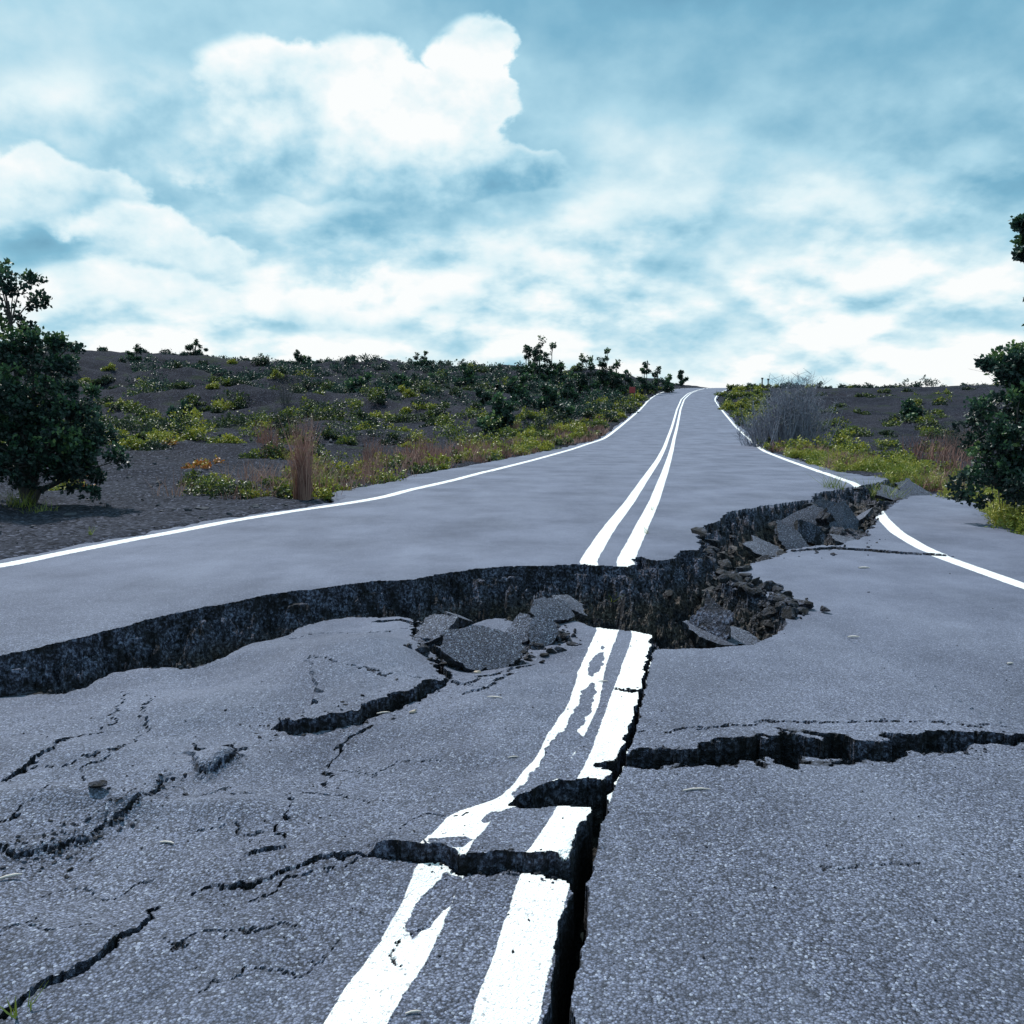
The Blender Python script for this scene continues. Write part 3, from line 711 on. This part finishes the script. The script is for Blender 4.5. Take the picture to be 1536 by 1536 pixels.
one_rock('tan_stone',619,1066,.022,M_TAN,0,.3);one_rock('tan_stone',716,1000,.02,M_TAN,0,.3)
P=[];S=[]
for i in range(300):
    u=rng.uniform(-50,1600);v=rng.uniform(860,1450)
    x,y=U(u,v,.0);z=float(surface(np.array([x]),np.array([y]))[0][0])
    if not outside(x,y,0) and not surface.far[0]: s=rng.uniform(.002,.006)*(1 if y<5 else 1.8);P.append((x,y,z+s*.3));S.append(s)
rocks('loose_gravel',P,S,M_RUB,.8)
# ---------------------------------------------------------------- sky, sun, camera
SUN_EL,SUN_AZ=math.radians(56),math.radians(-38)
w=bpy.data.worlds.new('World');scene.world=w;w.use_nodes=True;w.name='sky'
t=NT(w.node_tree);bg=w.node_tree.nodes['Background']
sky=t.N('ShaderNodeTexSky');sky.sky_type='NISHITA';sky.sun_disc=False;sky.sun_elevation=SUN_EL;sky.sun_rotation=SUN_AZ
sky.ozone_density=2.0
g=t.N('ShaderNodeTexCoord').outputs['Generated'];sp=t.N('ShaderNodeSeparateXYZ');t.put(sp.inputs[0],g)
X,Y,Z=sp.outputs
az=t.M('ARCTAN2',X,Y);el=t.M('ARCSINE',Z)
zz=t.M('ADD',t.M('MAXIMUM',Z,0.0),.38)
Pn=t.comb(t.M('DIVIDE',X,zz),t.M('DIVIDE',Y,zz),0.0)
nA=t.noise(Pn,3.6,7,.52);nA2=t.noise(t.VM('ADD',Pn,(-.03,-.08,0)),3.6,5,.52)
dirs=t.VM('MULTIPLY',g,(1,1,1.35))
nB=t.noise(dirs,6.5,8,.53);nC=t.noise(t.VM('ADD',dirs,(3.1,1.7,.4)),2.4,4,.5)
nB2=t.noise(t.VM('ADD',dirs,(-.013,0,.037)),6.5,6,.53)
nBc=t.M('SUBTRACT',nB,.5)
wa=t.M('ADD',az,t.M('MULTIPLY',nBc,.27));we=t.M('ADD',el,t.M('MULTIPLY',nBc,.15))
def G(u,v,ru,rv):
    a0=(u-768)/F;e0=(630-v)/F
    da=t.M('DIVIDE',t.M('SUBTRACT',wa,a0),ru/F);de=t.M('DIVIDE',t.M('SUBTRACT',we,e0),rv/F)
    return t.M('EXPONENT',t.M('MULTIPLY',t.M('ADD',t.M('MULTIPLY',da,da),t.M('MULTIPLY',de,de)),-1.0))
relief=t.M('SUBTRACT',nB,nB2)
reliefA=t.M('SUBTRACT',nA,nA2)
B=t.M('ADD',.46,t.M('MULTIPLY',t.M('SUBTRACT',nC,.5),.40))
cl=t.mr(nA,.44,.60,0,1,True)
lowk=t.mr(el,.34,.12,.08,1,True)
B=t.M('ADD',B,t.M('MULTIPLY',t.M('MULTIPLY',cl,.20),lowk))
B=t.M('ADD',B,t.M('MULTIPLY',t.M('MULTIPLY',reliefA,1.4),t.mr(el,.38,.10,.18,1,True)))
B=t.M('ADD',B,t.M('MULTIPLY',relief,.5))
for s_,k_ in [(G(1300,90,430,140),-.17),(G(1450,270,220,60),-.14),(G(930,60,200,90),-.15),(G(500,20,240,55),-.17),(G(130,170,280,150),.10),(G(1180,410,280,50),.09),(G(1230,220,260,60),.10),(G(60,420,220,28),-.08),(G(1400,440,240,16),-.08),(G(850,300,220,70),.08)]:
    B=t.M('ADD',B,t.M('MULTIPLY',s_,k_))
B=t.M('ADD',B,t.mr(el,.25,.0,0,.31,True))
def cumulus(B,parts,vt,vb,hi,lo,edge=(.36,.50),op=.9,rk=1.3):
    m=None
    for p in parts:
        g_=G(*p);m=g_ if m is None else t.M('MAXIMUM',m,g_)
    mask=t.mr(m,edge[0],edge[1],0,op,True)
    mask=t.M('MULTIPLY',mask,t.mr(we,(630-vb-30)/F,(630-vb+50)/F,0,1,True))
    ins=t.mr(we,(630-vb)/F,(630-vt)/F,lo,hi,True)
    ins=t.M('ADD',ins,t.M('MULTIPLY',relief,rk))
    return t.fmix(mask,B,ins)
B=cumulus(B,[(270,255,170,75)],150,330,.80,.60,(.15,.6),.7)
B=cumulus(B,[(430,225,130,100),(560,225,150,100),(715,185,75,95),(740,275,130,50),(520,290,260,50)],130,355,.96,.46,(.33,.48),.95,1.7)
B=cumulus(B,[(90,335,110,42),(180,355,80,36)],300,385,.93,.64,(.30,.54),.8)
B=cumulus(B,[(250,395,110,42),(320,410,100,34)],350,440,.96,.68,(.30,.54),.85)
B=cumulus(B,[(520,455,130,34),(230,475,150,34)],420,505,1.0,.78,(.22,.6),.7)
cc=t.ramp(B,[(.10,(.11,.29,.43)),(.32,(.21,.47,.63)),(.52,(.43,.69,.82)),(.74,(.74,.90,.95)),(.95,(.98,1.0,1.0))])
nish=t.mix(1.0,sky.outputs[0],(.075,.105,.10),'MULTIPLY')
cov=t.mr(B,.22,.5,.75,.98)
fin=t.mix(cov,nish,cc)
t.put(bg.inputs[0],fin);bg.inputs[1].default_value=1.0
sd=bpy.data.lights.new('sun','SUN');sd.energy=4.6;sd.angle=math.radians(2.0);sd.color=(1,.97,.93)
so=bpy.data.objects.new('sun',sd);scene.collection.objects.link(so)
dv=Vector((math.sin(SUN_AZ)*math.cos(SUN_EL),math.cos(SUN_AZ)*math.cos(SUN_EL),math.sin(SUN_EL)))
so.rotation_euler=dv.to_track_quat('Z','Y').to_euler();so.location=dv*50
cd=bpy.data.cameras.new('camera');cd.sensor_width=36;cd.lens=36*F/1536;cd.clip_end=8000;cd.clip_start=.05
co=bpy.data.objects.new('camera',cd);scene.collection.objects.link(co)
co.location=(0,0,H);co.rotation_euler=(math.pi/2-PITCH,0,0);scene.camera=co
